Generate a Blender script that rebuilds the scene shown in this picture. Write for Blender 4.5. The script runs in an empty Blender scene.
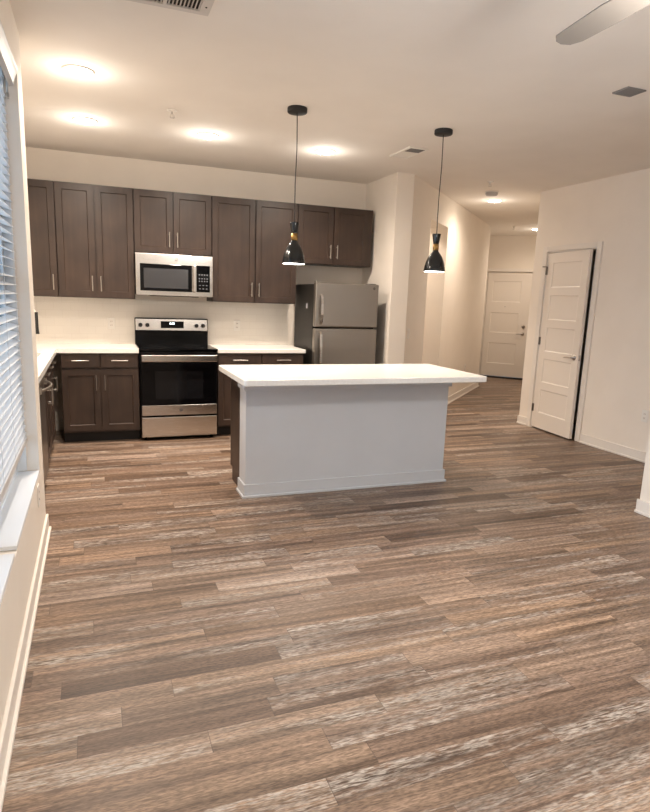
import bpy, bmesh, math, random
from mathutils import Matrix, Vector
random.seed(7)
S = bpy.context.scene
COL = S.collection
PI = math.pi

# ------------------------------------------------------------------ camera
def setup_camera():
    yaw, pitch, roll = (math.radians(a) for a in (21.005, -10.956, 2.024))
    fw = Vector((math.sin(yaw) * math.cos(pitch), math.cos(yaw) * math.cos(pitch), math.sin(pitch)))
    rt = Vector((math.cos(yaw), -math.sin(yaw), 0))
    up = rt.cross(fw)
    R = math.cos(roll) * rt + math.sin(roll) * up
    U = -math.sin(roll) * rt + math.cos(roll) * up
    cd = bpy.data.cameras.new('camera')
    cd.sensor_fit = 'VERTICAL'; cd.sensor_height = 24.0
    cd.lens = 603.607 * 24.0 / 812.0
    cd.shift_y = 9.28 / 812.0
    cd.clip_start = 0.02
    c = bpy.data.objects.new('camera', cd); COL.objects.link(c)
    m = Matrix((R, U, -fw)).transposed().to_4x4()
    m.translation = Vector((0.310, -6.740, 1.456))
    c.matrix_world = m
    S.camera = c
setup_camera()

# ------------------------------------------------------------------ world, exposure
S.view_settings.view_transform = 'Standard'
S.view_settings.look = 'None'
S.view_settings.gamma = 1.0
S.view_settings.exposure = 1.32
S.view_settings.use_curve_mapping = False
w = bpy.data.worlds.new('dusk_sky'); S.world = w
w.use_nodes = True
bg = w.node_tree.nodes['Background']
bg.inputs['Color'].default_value = (0.52, 0.71, 0.95, 1)
bg.inputs['Strength'].default_value = 1.8
S.cycles.use_denoising = True
S.cycles.max_bounces = 12
S.cycles.diffuse_bounces = 6
S.cycles.glossy_bounces = 5
S.cycles.sample_clamp_indirect = 6.0

CAN_W, HALL_W, PEND_W, FAN_W, GLOW = 68.0, 40.0, 7.0, 48.0, 0.020
WARM = (1.0, 0.85, 0.71)
FANC = (1.0, 0.94, 0.87)

# ------------------------------------------------------------------ dimensions
H = 2.769            # ceiling
XW = -0.009          # window wall plane
YW = -2.87           # end of the window wall
XK = -0.70           # kitchen left wall
XR = 3.31            # wall beside the refrigerator
YR = -0.785          # its end
XP = 5.265           # closet wall
YP0, YP1 = -0.640, -3.63
XL2 = 3.985           # living room side wall
YB = -8.6            # wall behind the camera
DIR = Vector((0.725, 0.689)).normalized()
NRM = Vector((-DIR.y, DIR.x))

# ------------------------------------------------------------------ materials
MATS = {}
def mat(name, col, rough=0.5, metal=0.0, **kw):
    m = bpy.data.materials.new(name); m.use_nodes = True
    nt = m.node_tree; b = nt.nodes['Principled BSDF']
    b.inputs['Base Color'].default_value = (*col, 1)
    b.inputs['Roughness'].default_value = rough
    b.inputs['Metallic'].default_value = metal
    for k, v in kw.items():
        b.inputs[k].default_value = v
    MATS[name] = m
    return m
def nodes(m):
    nt = m.node_tree
    return nt, nt.nodes['Principled BSDF'], nt.nodes, nt.links
def noise_mix(m, scale, c1, c2, lo=0.35, hi=0.65, vec_scale=(1, 1, 1), detail=3, bump=0.0, bump_scale=None, dist=0.002):
    nt, b, N, L = nodes(m)
    tc = N.new('ShaderNodeTexCoord'); mp = N.new('ShaderNodeMapping')
    mp.inputs['Scale'].default_value = vec_scale
    L.new(tc.outputs['Object'], mp.inputs['Vector'])
    nz = N.new('ShaderNodeTexNoise'); nz.inputs['Scale'].default_value = scale; nz.inputs['Detail'].default_value = detail
    L.new(mp.outputs[0], nz.inputs['Vector'])
    cr = N.new('ShaderNodeValToRGB')
    cr.color_ramp.elements[0].position = lo; cr.color_ramp.elements[0].color = (*c1, 1)
    cr.color_ramp.elements[1].position = hi; cr.color_ramp.elements[1].color = (*c2, 1)
    L.new(nz.outputs['Fac'], cr.inputs[0]); L.new(cr.outputs[0], b.inputs['Base Color'])
    if bump:
        n2 = N.new('ShaderNodeTexNoise'); n2.inputs['Scale'].default_value = bump_scale or scale; n2.inputs['Detail'].default_value = 2
        L.new(mp.outputs[0], n2.inputs['Vector'])
        bp = N.new('ShaderNodeBump'); bp.inputs['Strength'].default_value = bump; bp.inputs['Distance'].default_value = dist
        L.new(n2.outputs['Fac'], bp.inputs['Height']); L.new(bp.outputs[0], b.inputs['Normal'])
    return m

wall_m = noise_mix(mat('wall_paint', (0.7, 0.6, 0.5), 0.75), 3.0, (0.80, 0.735, 0.655), (0.825, 0.76, 0.68), bump=0.12, bump_scale=120, dist=0.001)
ceil_m = noise_mix(mat('ceiling_paint', (0.7, 0.6, 0.5), 0.85), 2.5, (0.80, 0.755, 0.70), (0.825, 0.78, 0.725), bump=0.25, bump_scale=70, dist=0.002)
trim_m = mat('trim_paint', (0.78, 0.73, 0.67), 0.42)
door_m = mat('door_paint', (0.78, 0.72, 0.65), 0.42)
island_m = noise_mix(mat('island_paint', (0.7, 0.7, 0.7), 0.7), 3.0, (0.56, 0.575, 0.60), (0.58, 0.595, 0.62), bump=0.1, bump_scale=110, dist=0.001)
quartz_m = noise_mix(mat('white_quartz', (0.8, 0.8, 0.8), 0.22), 60, (0.80, 0.785, 0.75), (0.85, 0.835, 0.80))
sill_m = mat('sill_paint', (0.70, 0.72, 0.74), 0.4)
black_m = mat('black_enamel', (0.004, 0.004, 0.0045), 0.2, **{'Specular IOR Level': 0.15})
glassblack_m = mat('black_glass', (0.002, 0.002, 0.0025), 0.08, **{'Specular IOR Level': 0.2})
oven_win_m = mat('oven_window', (0.006, 0.006, 0.007), 0.10, **{'Specular IOR Level': 0.25})
mw_win_m = mat('microwave_screen', (0.035, 0.035, 0.038), 0.22)
fridge_side_m = noise_mix(mat('fridge_side', (0.04, 0.04, 0.04), 0.45), 300, (0.010, 0.009, 0.008), (0.016, 0.0145, 0.013))
nickel_m = mat('brushed_nickel', (0.50, 0.47, 0.43), 0.3, 1.0)
satin_m = mat('satin_chrome', (0.45, 0.41, 0.37), 0.32, 1.0)
bronze_m = mat('dark_hinge', (0.22, 0.19, 0.16), 0.4, 1.0)
gold_m = mat('brass_band', (0.42, 0.26, 0.09), 0.35, 1.0)
pend_m = mat('black_lacquer', (0.010, 0.012, 0.013), 0.16)
cord_m = mat('black_cord', (0.012, 0.011, 0.010), 0.6)
plate_m = mat('white_plastic', (0.80, 0.77, 0.72), 0.4)
vent_m = mat('vent_enamel', (0.62, 0.58, 0.54), 0.5)
dark_m = mat('dark_void', (0.02, 0.018, 0.016), 0.8)
gray_vent_m = mat('grey_grille', (0.24, 0.23, 0.225), 0.6)
seal_m = mat('dark_gap', (0.02, 0.017, 0.015), 0.7)
slat_m = mat('blind_slat', (0.80, 0.81, 0.82), 0.5)
rail_m = mat('blind_rail', (0.62, 0.61, 0.60), 0.45)
nt, b, N, L = nodes(slat_m)
tl_ = N.new('ShaderNodeBsdfTranslucent'); tl_.inputs[0].default_value = (0.95, 0.94, 0.92, 1)
ms_ = N.new('ShaderNodeMixShader'); ms_.inputs[0].default_value = 0.35
L.new(b.outputs[0], ms_.inputs[1]); L.new(tl_.outputs[0], ms_.inputs[2]); L.new(ms_.outputs[0], N['Material Output'].inputs['Surface'])
sink_m = mat('sink_steel', (0.55, 0.57, 0.6), 0.25, 1.0)
blade_m = mat('fan_blade', (0.27, 0.24, 0.21), 0.6)
knob_m = mat('black_knob', (0.012, 0.011, 0.011), 0.3)
print_m = mat('panel_print', (0.16, 0.17, 0.19), 0.5)
badge_m = mat('dark_badge', (0.12, 0.11, 0.11), 0.35, 0.6)
sticker_m = mat('pale_sticker', (0.5, 0.5, 0.55), 0.5)

glass_m = mat('window_glass', (1, 1, 1), 0.0)
nt, b, N, L = nodes(glass_m)
tr = N.new('ShaderNodeBsdfTransparent'); tr.inputs[0].default_value = (0.94, 0.97, 0.98, 1)
gl = N.new('ShaderNodeBsdfGlossy'); gl.inputs['Roughness'].default_value = 0.0
fr = N.new('ShaderNodeFresnel'); fr.inputs['IOR'].default_value = 1.45
mx = N.new('ShaderNodeMixShader')
L.new(fr.outputs[0], mx.inputs[0]); L.new(tr.outputs[0], mx.inputs[1]); L.new(gl.outputs[0], mx.inputs[2])
L.new(mx.outputs[0], N['Material Output'].inputs['Surface'])

def emit(name, col, s):
    m = mat(name, (0.8, 0.8, 0.8), 0.4)
    b = m.node_tree.nodes['Principled BSDF']
    b.inputs['Emission Color'].default_value = (*col, 1); b.inputs['Emission Strength'].default_value = s
    return m
can_e = emit('can_diffuser', (1.0, 0.93, 0.82), 14)
hall_e = emit('hall_diffuser', (1.0, 0.88, 0.70), 14)
pend_e = emit('pendant_bulb', (1.0, 0.96, 0.9), 9)
clock_e = emit('clock_digits', (0.75, 0.95, 1.0), 2.5)

def steel(name, base, rough, horizontal=True, amp=0.10):
    m = mat(name, base, rough, 1.0)
    nt, b, N, L = nodes(m)
    tc = N.new('ShaderNodeTexCoord'); mp = N.new('ShaderNodeMapping')
    mp.inputs['Scale'].default_value = (1.5, 1.5, 260) if horizontal else (260, 260, 1.5)
    L.new(tc.outputs['Object'], mp.inputs['Vector'])
    nz = N.new('ShaderNodeTexNoise'); nz.inputs['Scale'].default_value = 3; nz.inputs['Detail'].default_value = 3
    L.new(mp.outputs[0], nz.inputs['Vector'])
    mr = N.new('ShaderNodeMapRange'); mr.inputs[3].default_value = rough - amp; mr.inputs[4].default_value = rough + amp
    L.new(nz.outputs['Fac'], mr.inputs[0]); L.new(mr.outputs[0], b.inputs['Roughness'])
    b.inputs['Anisotropic'].default_value = 0.6
    return m
steel_m = steel('stainless', (0.60, 0.565, 0.525), 0.24)
fridge_m = steel('stainless_door', (0.36, 0.335, 0.305), 0.36)
dw_m = steel('stainless_dishwasher', (0.36, 0.34, 0.32), 0.33, False)

def wood(name, c1, c2, c3):
    m = mat(name, c1, 0.42)
    nt, b, N, L = nodes(m)
    tc = N.new('ShaderNodeTexCoord'); mp = N.new('ShaderNodeMapping')
    mp.inputs['Scale'].default_value = (16, 16, 1.1)
    oi = N.new('ShaderNodeObjectInfo')
    ad = N.new('ShaderNodeVectorMath'); ad.operation = 'ADD'
    ml = N.new('ShaderNodeVectorMath'); ml.operation = 'SCALE'; ml.inputs['Scale'].default_value = 1.0
    L.new(tc.outputs['Object'], mp.inputs['Vector'])
    L.new(oi.outputs['Location'], ml.inputs[0])
    L.new(mp.outputs[0], ad.inputs[0]); L.new(ml.outputs[0], ad.inputs[1])
    nz = N.new('ShaderNodeTexNoise'); nz.inputs['Scale'].default_value = 1.6; nz.inputs['Detail'].default_value = 6; nz.inputs['Distortion'].default_value = 0.6
    L.new(ad.outputs[0], nz.inputs['Vector'])
    cr = N.new('ShaderNodeValToRGB'); e = cr.color_ramp.elements
    e[0].position = 0.3; e[0].color = (*c1, 1); e[1].position = 0.72; e[1].color = (*c3, 1)
    x = e.new(0.5); x.color = (*c2, 1)
    L.new(nz.outputs['Fac'], cr.inputs[0])
    n2 = N.new('ShaderNodeTexNoise'); n2.inputs['Scale'].default_value = 4.0; n2.inputs['Detail'].default_value = 2
    L.new(tc.outputs['Object'], n2.inputs['Vector'])
    m2 = N.new('ShaderNodeMix'); m2.data_type = 'RGBA'; m2.blend_type = 'MULTIPLY'; m2.inputs[0].default_value = 0.6
    c4 = N.new('ShaderNodeValToRGB'); c4.color_ramp.elements[0].color = (0.55, 0.54, 0.53, 1); c4.color_ramp.elements[1].color = (1.45, 1.42, 1.38, 1)
    c4.color_ramp.elements[0].position = 0.3; c4.color_ramp.elements[1].position = 0.7
    L.new(n2.outputs['Fac'], c4.inputs[0]); L.new(cr.outputs[0], m2.inputs[6]); L.new(c4.outputs[0], m2.inputs[7])
    L.new(m2.outputs[2], b.inputs['Base Color'])
    return m
wood_m = wood('dark_stained_wood', (0.031, 0.0185, 0.0132), (0.037, 0.0222, 0.0160), (0.045, 0.0274, 0.0198))
kick_m = mat('toe_kick_board', (0.008, 0.006, 0.005), 0.6)
woodbox_m = mat('cabinet_carcass', (0.03, 0.02, 0.015), 0.5)

def tile_mat():
    m = mat('white_subway_tile', (0.8, 0.76, 0.7), 0.25)
    nt, b, N, L = nodes(m)
    tc = N.new('ShaderNodeTexCoord'); sp = N.new('ShaderNodeSeparateXYZ'); cb = N.new('ShaderNodeCombineXYZ')
    L.new(tc.outputs['Object'], sp.inputs[0])
    ad = N.new('ShaderNodeMath'); ad.operation = 'ADD'
    L.new(sp.outputs[0], ad.inputs[0]); L.new(sp.outputs[1], ad.inputs[1])
    L.new(ad.outputs[0], cb.inputs[0]); L.new(sp.outputs[2], cb.inputs[1])
    br = N.new('ShaderNodeTexBrick')
    br.inputs['Scale'].default_value = 1.0; br.inputs['Brick Width'].default_value = 0.155; br.inputs['Row Height'].default_value = 0.078
    br.inputs['Mortar Size'].default_value = 0.0018; br.inputs['Mortar Smooth'].default_value = 0.3
    br.inputs['Color1'].default_value = (0.80, 0.755, 0.69, 1); br.inputs['Color2'].default_value = (0.78, 0.735, 0.67, 1)
    br.inputs['Mortar'].default_value = (0.735, 0.685, 0.62, 1)
    L.new(cb.outputs[0], br.inputs['Vector']); L.new(br.outputs['Color'], b.inputs['Base Color'])
    bp = N.new('ShaderNodeBump'); bp.inputs['Strength'].default_value = 0.3; bp.inputs['Distance'].default_value = 0.001; bp.invert = True
    L.new(br.outputs['Fac'], bp.inputs['Height']); L.new(bp.outputs[0], b.inputs['Normal'])
    return m
tile_m = tile_mat()

def floor_mat():
    m = mat('plank_floor', (0.3, 0.22, 0.16), 0.4, **{'Specular IOR Level': 0.32})
    nt, b, N, L = nodes(m)
    def math_(op, a=None, c=None, va=None, vc=None):
        n = N.new('ShaderNodeMath'); n.operation = op
        if a is not None: L.new(a, n.inputs[0])
        elif va is not None: n.inputs[0].default_value = va
        if c is not None: L.new(c, n.inputs[1])
        elif vc is not None: n.inputs[1].default_value = vc
        return n.outputs[0]
    tc = N.new('ShaderNodeTexCoord'); sp = N.new('ShaderNodeSeparateXYZ')
    L.new(tc.outputs['Object'], sp.inputs[0])
    X, Y = sp.outputs[0], sp.outputs[1]
    WID = 0.107
    yr = math_('DIVIDE', Y, vc=WID)
    row = math_('FLOOR', yr)
    wn = N.new('ShaderNodeTexWhiteNoise'); wn.noise_dimensions = '1D'; L.new(row, wn.inputs['W'])
    row2 = math_('ADD', row, vc=37.7)
    wn2 = N.new('ShaderNodeTexWhiteNoise'); wn2.noise_dimensions = '1D'; L.new(row2, wn2.inputs['W'])
    ln = math_('ADD', math_('MULTIPLY', wn2.outputs['Value'], vc=0.65), vc=0.55)
    off = math_('MULTIPLY', wn.outputs['Value'], vc=7.0)
    xr = math_('DIVIDE', math_('ADD', X, off), ln)
    idx = math_('FLOOR', xr)
    cb = N.new('ShaderNodeCombineXYZ'); L.new(idx, cb.inputs[0]); L.new(row, cb.inputs[1])
    pw = N.new('ShaderNodeTexWhiteNoise'); pw.noise_dimensions = '2D'; L.new(cb.outputs[0], pw.inputs['Vector'])
    # per-board base tone
    cr = N.new('ShaderNodeValToRGB'); e = cr.color_ramp.elements
    tones = [(0.0, (0.125, 0.083, 0.059)), (0.22, (0.185, 0.130, 0.097)), (0.42, (0.230, 0.168, 0.129)), (0.58, (0.218, 0.150, 0.104)), (0.75, (0.263, 0.196, 0.150)), (0.9, (0.263, 0.185, 0.129)), (1.0, (0.314, 0.246, 0.202))]
    e[0].position = tones[0][0]; e[0].color = (*tones[0][1], 1); e[1].position = 1.0; e[1].color = (*tones[-1][1], 1)
    for p, c in tones[1:-1]:
        q = e.new(p); q.color = (*c, 1)
    L.new(pw.outputs['Value'], cr.inputs[0])
    # grain coordinates, shifted per board
    sv = N.new('ShaderNodeVectorMath'); sv.operation = 'SCALE'; sv.inputs['Scale'].default_value = 31.0
    L.new(pw.outputs['Color'], sv.inputs[0])
    av = N.new('ShaderNodeVectorMath'); av.operation = 'ADD'
    L.new(tc.outputs['Object'], av.inputs[0]); L.new(sv.outputs[0], av.inputs[1])
    def grain(sc, scale, det, dist=0.0):
        mp = N.new('ShaderNodeMapping'); mp.inputs['Scale'].default_value = sc
        L.new(av.outputs[0], mp.inputs['Vector'])
        nz = N.new('ShaderNodeTexNoise'); nz.inputs['Scale'].default_value = scale; nz.inputs['Detail'].default_value = det; nz.inputs['Distortion'].default_value = dist
        L.new(mp.outputs[0], nz.inputs['Vector'])
        return nz.outputs['Fac']
    def ramp(f, p0, c0, p1, c1):
        r = N.new('ShaderNodeValToRGB'); r.color_ramp.elements[0].position = p0; r.color_ramp.elements[0].color = (*c0, 1)
        r.color_ramp.elements[1].position = p1; r.color_ramp.elements[1].color = (*c1, 1); L.new(f, r.inputs[0]); return r.outputs[0]
    def mixc(mode, fac, a, c, facin=None):
        n = N.new('ShaderNodeMix'); n.data_type = 'RGBA'; n.blend_type = mode
        if facin is not None: L.new(facin, n.inputs[0])
        else: n.inputs[0].default_value = fac
        L.new(a, n.inputs[6])
        if isinstance(c, tuple): n.inputs[7].default_value = (*c, 1)
        else: L.new(c, n.inputs[7])
        return n.outputs[2]
    g1 = grain((0.8, 24.0, 1), 1.0, 3, 0.35)
    g2 = grain((2.5, 70.0, 1), 2.5, 4, 0.2)
    g3 = grain((12.0, 85.0, 1), 1.5, 6, 0.6)
    c = mixc('MULTIPLY', 1.0, cr.outputs[0], ramp(g1, 0.30, (0.42, 0.385, 0.36), 0.68, (1.42, 1.40, 1.38)))
    c = mixc('MULTIPLY', 0.75, c, ramp(g2, 0.33, (0.62, 0.59, 0.57), 0.66, (1.25, 1.24, 1.24)))
    # whitewashed patches of worn paint on some boards
    wf = grain((1.1, 13.0, 1), 1.0, 3, 0.5)
    sel = math_('GREATER_THAN', math_('FRACT', math_('MULTIPLY', pw.outputs['Value'], vc=17.3)), vc=0.45)
    wfac = math_('MULTIPLY', math_('MULTIPLY', ramp(wf, 0.44, (0, 0, 0), 0.64, (1, 1, 1)), ramp(g3, 0.42, (0.0, 0.0, 0.0), 0.58, (0.95, 0.95, 0.95))), sel)
    c = mixc('MIX', 0, c, (0.42, 0.375, 0.33), wfac)
    # dark worn streaks
    df = grain((0.9, 16.0, 1), 1.1, 4, 0.8)
    dfac = math_('MULTIPLY', ramp(df, 0.54, (0, 0, 0), 0.70, (0.9, 0.9, 0.9)), ramp(g3, 0.42, (0.10, 0.10, 0.10), 0.58, (0.95, 0.95, 0.95)))
    c = mixc('MIX', 0, c, (0.095, 0.064, 0.047), dfac)
    g4 = grain((22.0, 110.0, 1), 2.0, 4, 0.0)
    c = mixc('MULTIPLY', 0.65, c, ramp(g4, 0.38, (0.50, 0.48, 0.46), 0.60, (1.36, 1.35, 1.34)))
    g5 = grain((0.5, 2.2, 1), 1.0, 2, 0.0)
    c = mixc('MULTIPLY', 0.6, c, ramp(g5, 0.35, (0.72, 0.70, 0.68), 0.65, (1.2, 1.2, 1.2)))
    # knots
    vo = N.new('ShaderNodeTexVoronoi'); vo.inputs['Scale'].default_value = 1.0; vo.inputs['Randomness'].default_value = 1.0
    mpv = N.new('ShaderNodeMapping'); mpv.inputs['Scale'].default_value = (2.2, 5.5, 1); L.new(av.outputs[0], mpv.inputs['Vector'])
    L.new(mpv.outputs[0], vo.inputs['Vector'])
    kfac = ramp(vo.outputs['Distance'], 0.03, (0.75, 0.75, 0.75), 0.10, (0, 0, 0))
    c = mixc('MIX', 0, c, (0.09, 0.06, 0.045), kfac)
    # seams
    fy = math_('FRACT', yr); fx = math_('FRACT', xr)
    ey = math_('LESS_THAN', fy, vc=0.016)
    exd = math_('MULTIPLY', fx, ln)
    ex = math_('LESS_THAN', exd, vc=0.0028)
    seam = math_('MAXIMUM', math_('MULTIPLY', ey, vc=0.30), math_('MULTIPLY', ex, vc=0.55))
    c = mixc('MIX', 0, c, (0.06, 0.042, 0.033), seam)
    L.new(c, b.inputs['Base Color'])
    rr = N.new('ShaderNodeMapRange'); rr.inputs[3].default_value = 0.34; rr.inputs[4].default_value = 0.52
    L.new(g1, rr.inputs[0]); L.new(rr.outputs[0], b.inputs['Roughness'])
    bp = N.new('ShaderNodeBump'); bp.inputs['Strength'].default_value = 0.15; bp.inputs['Distance'].default_value = 0.001
    L.new(g2, bp.inputs['Height']); L.new(bp.outputs[0], b.inputs['Normal'])
    return m
floor_m = floor_mat()

# ------------------------------------------------------------------ mesh helpers
class MB:
    def __init__(s): s.v, s.f, s.sm = [], [], []
    def add(s, vs, fs, smooth=False):
        o = len(s.v); s.v += [tuple(p) for p in vs]
        for f in fs: s.f.append([o + i for i in f]); s.sm.append(smooth)
        return s
    def box(s, x0, x1, y0, y1, z0, z1):
        x0, x1 = sorted((x0, x1)); y0, y1 = sorted((y0, y1)); z0, z1 = sorted((z0, z1))
        v = [(x0, y0, z0), (x1, y0, z0), (x1, y1, z0), (x0, y1, z0), (x0, y0, z1), (x1, y0, z1), (x1, y1, z1), (x0, y1, z1)]
        return s.add(v, [(3, 2, 1, 0), (4, 5, 6, 7), (0, 1, 5, 4), (1, 2, 6, 5), (2, 3, 7, 6), (3, 0, 4, 7)])
    def prism(s, poly, z0, z1):      # poly counter-clockwise in xy
        n = len(poly)
        v = [(x, y, z0) for x, y in poly] + [(x, y, z1) for x, y in poly]
        f = [tuple(reversed(range(n))), tuple(range(n, 2 * n))] + [(i, (i + 1) % n, n + (i + 1) % n, n + i) for i in range(n)]
        return s.add(v, f)
    def tube(s, pts, r, n=10, cap=True):
        pts = [Vector(p) for p in pts]; rings = []
        rs = r if isinstance(r, (list, tuple)) else [r] * len(pts)
        up = None
        for i, p in enumerate(pts):
            t = (pts[min(i + 1, len(pts) - 1)] - pts[max(i - 1, 0)]).normalized()
            if up is None:
                up = Vector((0, 0, 1)) if abs(t.z) < 0.9 else Vector((1, 0, 0))
            a = t.cross(up).normalized(); bb = a.cross(t).normalized(); up = bb
            rings.append([p + rs[i] * (math.cos(2 * PI * k / n) * a + math.sin(2 * PI * k / n) * bb) for k in range(n)])
        v = [q for rg in rings for q in rg]; f = []
        for i in range(len(pts) - 1):
            for k in range(n):
                f.append((i * n + k, i * n + (k + 1) % n, (i + 1) * n + (k + 1) % n, (i + 1) * n + k))
        s.add(v, f, True)
        if cap:
            s.add(rings[0], [tuple(range(n))]); s.add(rings[-1], [tuple(reversed(range(n)))])
        return s
    def lathe(s, prof, n=32, c=(0, 0, 0), axis='z', closed=False):
        v, f = [], []
        for r, z in prof:
            for k in range(n):
                a = 2 * PI * k / n; x, y = r * math.cos(a), r * math.sin(a)
                p = {'z': (x, y, z), 'y': (x, z, y), 'x': (z, x, y)}[axis]
                v.append((p[0] + c[0], p[1] + c[1], p[2] + c[2]))
        m = len(prof)
        for i in range(m if closed else m - 1):
            j = (i + 1) % m
            for k in range(n):
                f.append((i * n + k, i * n + (k + 1) % n, j * n + (k + 1) % n, j * n + k))
        return s.add(v, f, True)
    def disc(s, r, z, n=32, c=(0, 0, 0), axis='z'):
        v = []
        for k in range(n):
            a = 2 * PI * k / n; x, y = r * math.cos(a), r * math.sin(a)
            p = {'z': (x, y, z), 'y': (x, z, y), 'x': (z, x, y)}[axis]
            v.append((p[0] + c[0], p[1] + c[1], p[2] + c[2]))
        return s.add(v, [tuple(range(n))])
    def panel(s, x0, x1, z0, z1, yf, t, fr=0.055, depth=0.009, ch=0.006, holes=None):
        """Slab facing -y (front at yf, thickness t) with recessed panel(s)."""
        holes = holes or [(x0 + fr, x1 - fr, z0 + fr, z1 - fr)]
        xs = sorted({x0, x1} | {h[0] for h in holes} | {h[1] for h in holes})
        zs = sorted({z0, z1} | {h[2] for h in holes} | {h[3] for h in holes})
        yb = yf + t
        for i in range(len(xs) - 1):
            for j in range(len(zs) - 1):
                xa, xb, za, zb = xs[i], xs[i + 1], zs[j], zs[j + 1]
                if any(h[0] <= xa + 1e-6 and xb <= h[1] + 1e-6 and h[2] <= za + 1e-6 and zb <= h[3] + 1e-6 for h in holes):
                    continue
                s.add([(xa, yf, za), (xb, yf, za), (xb, yf, zb), (xa, yf, zb)], [(0, 1, 2, 3)])
        for a, bq, c, d in holes:
            o = [(a, yf, c), (bq, yf, c), (bq, yf, d), (a, yf, d)]
            i_ = [(a + ch, yf + depth, c + ch), (bq - ch, yf + depth, c + ch), (bq - ch, yf + depth, d - ch), (a + ch, yf + depth, d - ch)]
            s.add(o + i_, [(0, 1, 5, 4), (1, 2, 6, 5), (2, 3, 7, 6), (3, 0, 4, 7), (4, 5, 6, 7)])
        s.add([(x0, yf, z0), (x1, yf, z0), (x1, yf, z1), (x0, yf, z1), (x0, yb, z0), (x1, yb, z0), (x1, yb, z1), (x0, yb, z1)],
              [(0, 4, 5, 1), (1, 5, 6, 2), (2, 6, 7, 3), (3, 7, 4, 0), (4, 7, 6, 5)])
        return s
    def frame(s, x0, x1, z0, z1, y0, y1, wd):
        s.box(x0, x0 + wd, y0, y1, z0, z1); s.box(x1 - wd, x1, y0, y1, z0, z1)
        s.box(x0 + wd, x1 - wd, y0, y1, z0, z0 + wd); s.box(x0 + wd, x1 - wd, y0, y1, z1 - wd, z1)
        return s
    def xform(s, m):
        s.v = [tuple(m @ Vector(p)) for p in s.v]; return s

def obj(name, mb, m, parent=None, bevel=0.0, seg=2, weld=False):
    me = bpy.data.meshes.new(name)
    me.from_pydata(mb.v, [], mb.f)
    for p, sm in zip(me.polygons, mb.sm): p.use_smooth = sm
    me.materials.append(m)
    if weld:
        bm = bmesh.new(); bm.from_mesh(me); bmesh.ops.remove_doubles(bm, verts=bm.verts, dist=1e-5); bm.to_mesh(me); bm.free()
    me.update()
    o = bpy.data.objects.new(name, me); COL.objects.link(o)
    if parent is not None: o.parent = parent
    if bevel:
        bv = o.modifiers.new('bevel', 'BEVEL'); bv.width = bevel; bv.segments = seg; bv.limit_method = 'ANGLE'; bv.angle_limit = math.radians(40)
    return o
def tag(o, label, cat, group=None):
    o['label'] = label; o['category'] = cat
    if group: o['group'] = group
    return o
def thing(name, label, cat, loc=(0, 0, 0), rotz=0.0, group=None):
    o = bpy.data.objects.new(name, None); COL.objects.link(o)
    o.empty_display_size = 0.05
    o.location = loc; o.rotation_euler = (0, 0, rotz)
    return tag(o, label, cat, group)
def struct(name, mb, m, parent=None, bevel=0.0):
    o = obj(name, mb, m, parent, bevel)
    if parent is None: o['kind'] = 'structure'
    return o
def struct_root(name, loc=(0, 0, 0), rotz=0.0):
    o = bpy.data.objects.new(name, None); COL.objects.link(o)
    o.location = loc; o.rotation_euler = (0, 0, rotz); o['kind'] = 'structure'
    return o
def lamp(name, parent, loc, watts, col, r=0.05, typ='POINT', spot=None, rot=None):
    d = bpy.data.lights.new(name, typ); d.energy = watts; d.color = col
    if typ in ('POINT', 'SPOT'): d.shadow_soft_size = r
    if spot: d.spot_size = spot; d.spot_blend = 1.0
    o = bpy.data.objects.new(name, d); COL.objects.link(o); o.location = loc
    if rot: o.rotation_euler = rot
    if parent: o.parent = parent
    return o
def text_mesh(name, body, size, m, parent, loc, rot):
    cu = bpy.data.curves.new(name, 'FONT'); cu.body = body; cu.size = size; cu.align_x = 'CENTER'; cu.align_y = 'CENTER'; cu.extrude = 0.0004
    t = bpy.data.objects.new(name, cu); COL.objects.link(t)
    dg = bpy.context.evaluated_depsgraph_get()
    me = bpy.data.meshes.new_from_object(t.evaluated_get(dg))
    bpy.data.objects.remove(t); me.materials.clear(); me.materials.append(m)
    o = bpy.data.objects.new(name, me); COL.objects.link(o); o.parent = parent; o.location = loc; o.rotation_euler = rot
    return o

def hall(s, n): return (DIR.x * s + NRM.x * n, DIR.y * s + NRM.y * n)

# ================================================================== THE SETTING
floor = struct('floor', MB().box(-0.16, 9.2, YB - 0.1, 5.2, -0.1, 0.0).box(-0.95, -0.16, -3.0, 5.2, -0.1, 0.0), floor_m)
ceiling = struct('ceiling', MB().box(-0.16, 9.2, YB - 0.1, 5.2, H, H + 0.1).box(-0.95, -0.16, -3.0, 5.2, H, H + 0.1), ceil_m)

T = 0.15
W1 = (-4.22, -3.105); W2 = (-5.42, -4.275); W3 = (-7.95, -6.35); ZS, ZT = 0.45, 2.53
b_ = MB()
xo = XW - T
b_.box(xo, XW, YB, YW, 0, ZS - 0.02)
b_.box(xo, XW, YB, YW, ZT, H)
b_.box(xo, XW, W1[1], YW, ZS - 0.02, ZT)
b_.box(xo, XW - 0.085, W2[1], W1[0], ZS - 0.02, ZT)
b_.box(xo, XW, W3[1], W2[0], ZS - 0.02, ZT)
b_.box(xo, XW, YB, W3[0], ZS - 0.02, ZT)
b_.box(XK - 0.1, xo, YW - 0.12, YW, 0, H)
struct('wall_left', b_, wall_m)
struct('wall_kitchen_left', MB().box(XK - 0.1, XK, YW - 0.12, 0.1, 0, H), wall_m)
struct('wall_back', MB().box(XK, XR + 0.2, 0, 0.1, 0, H), wall_m)
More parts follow.
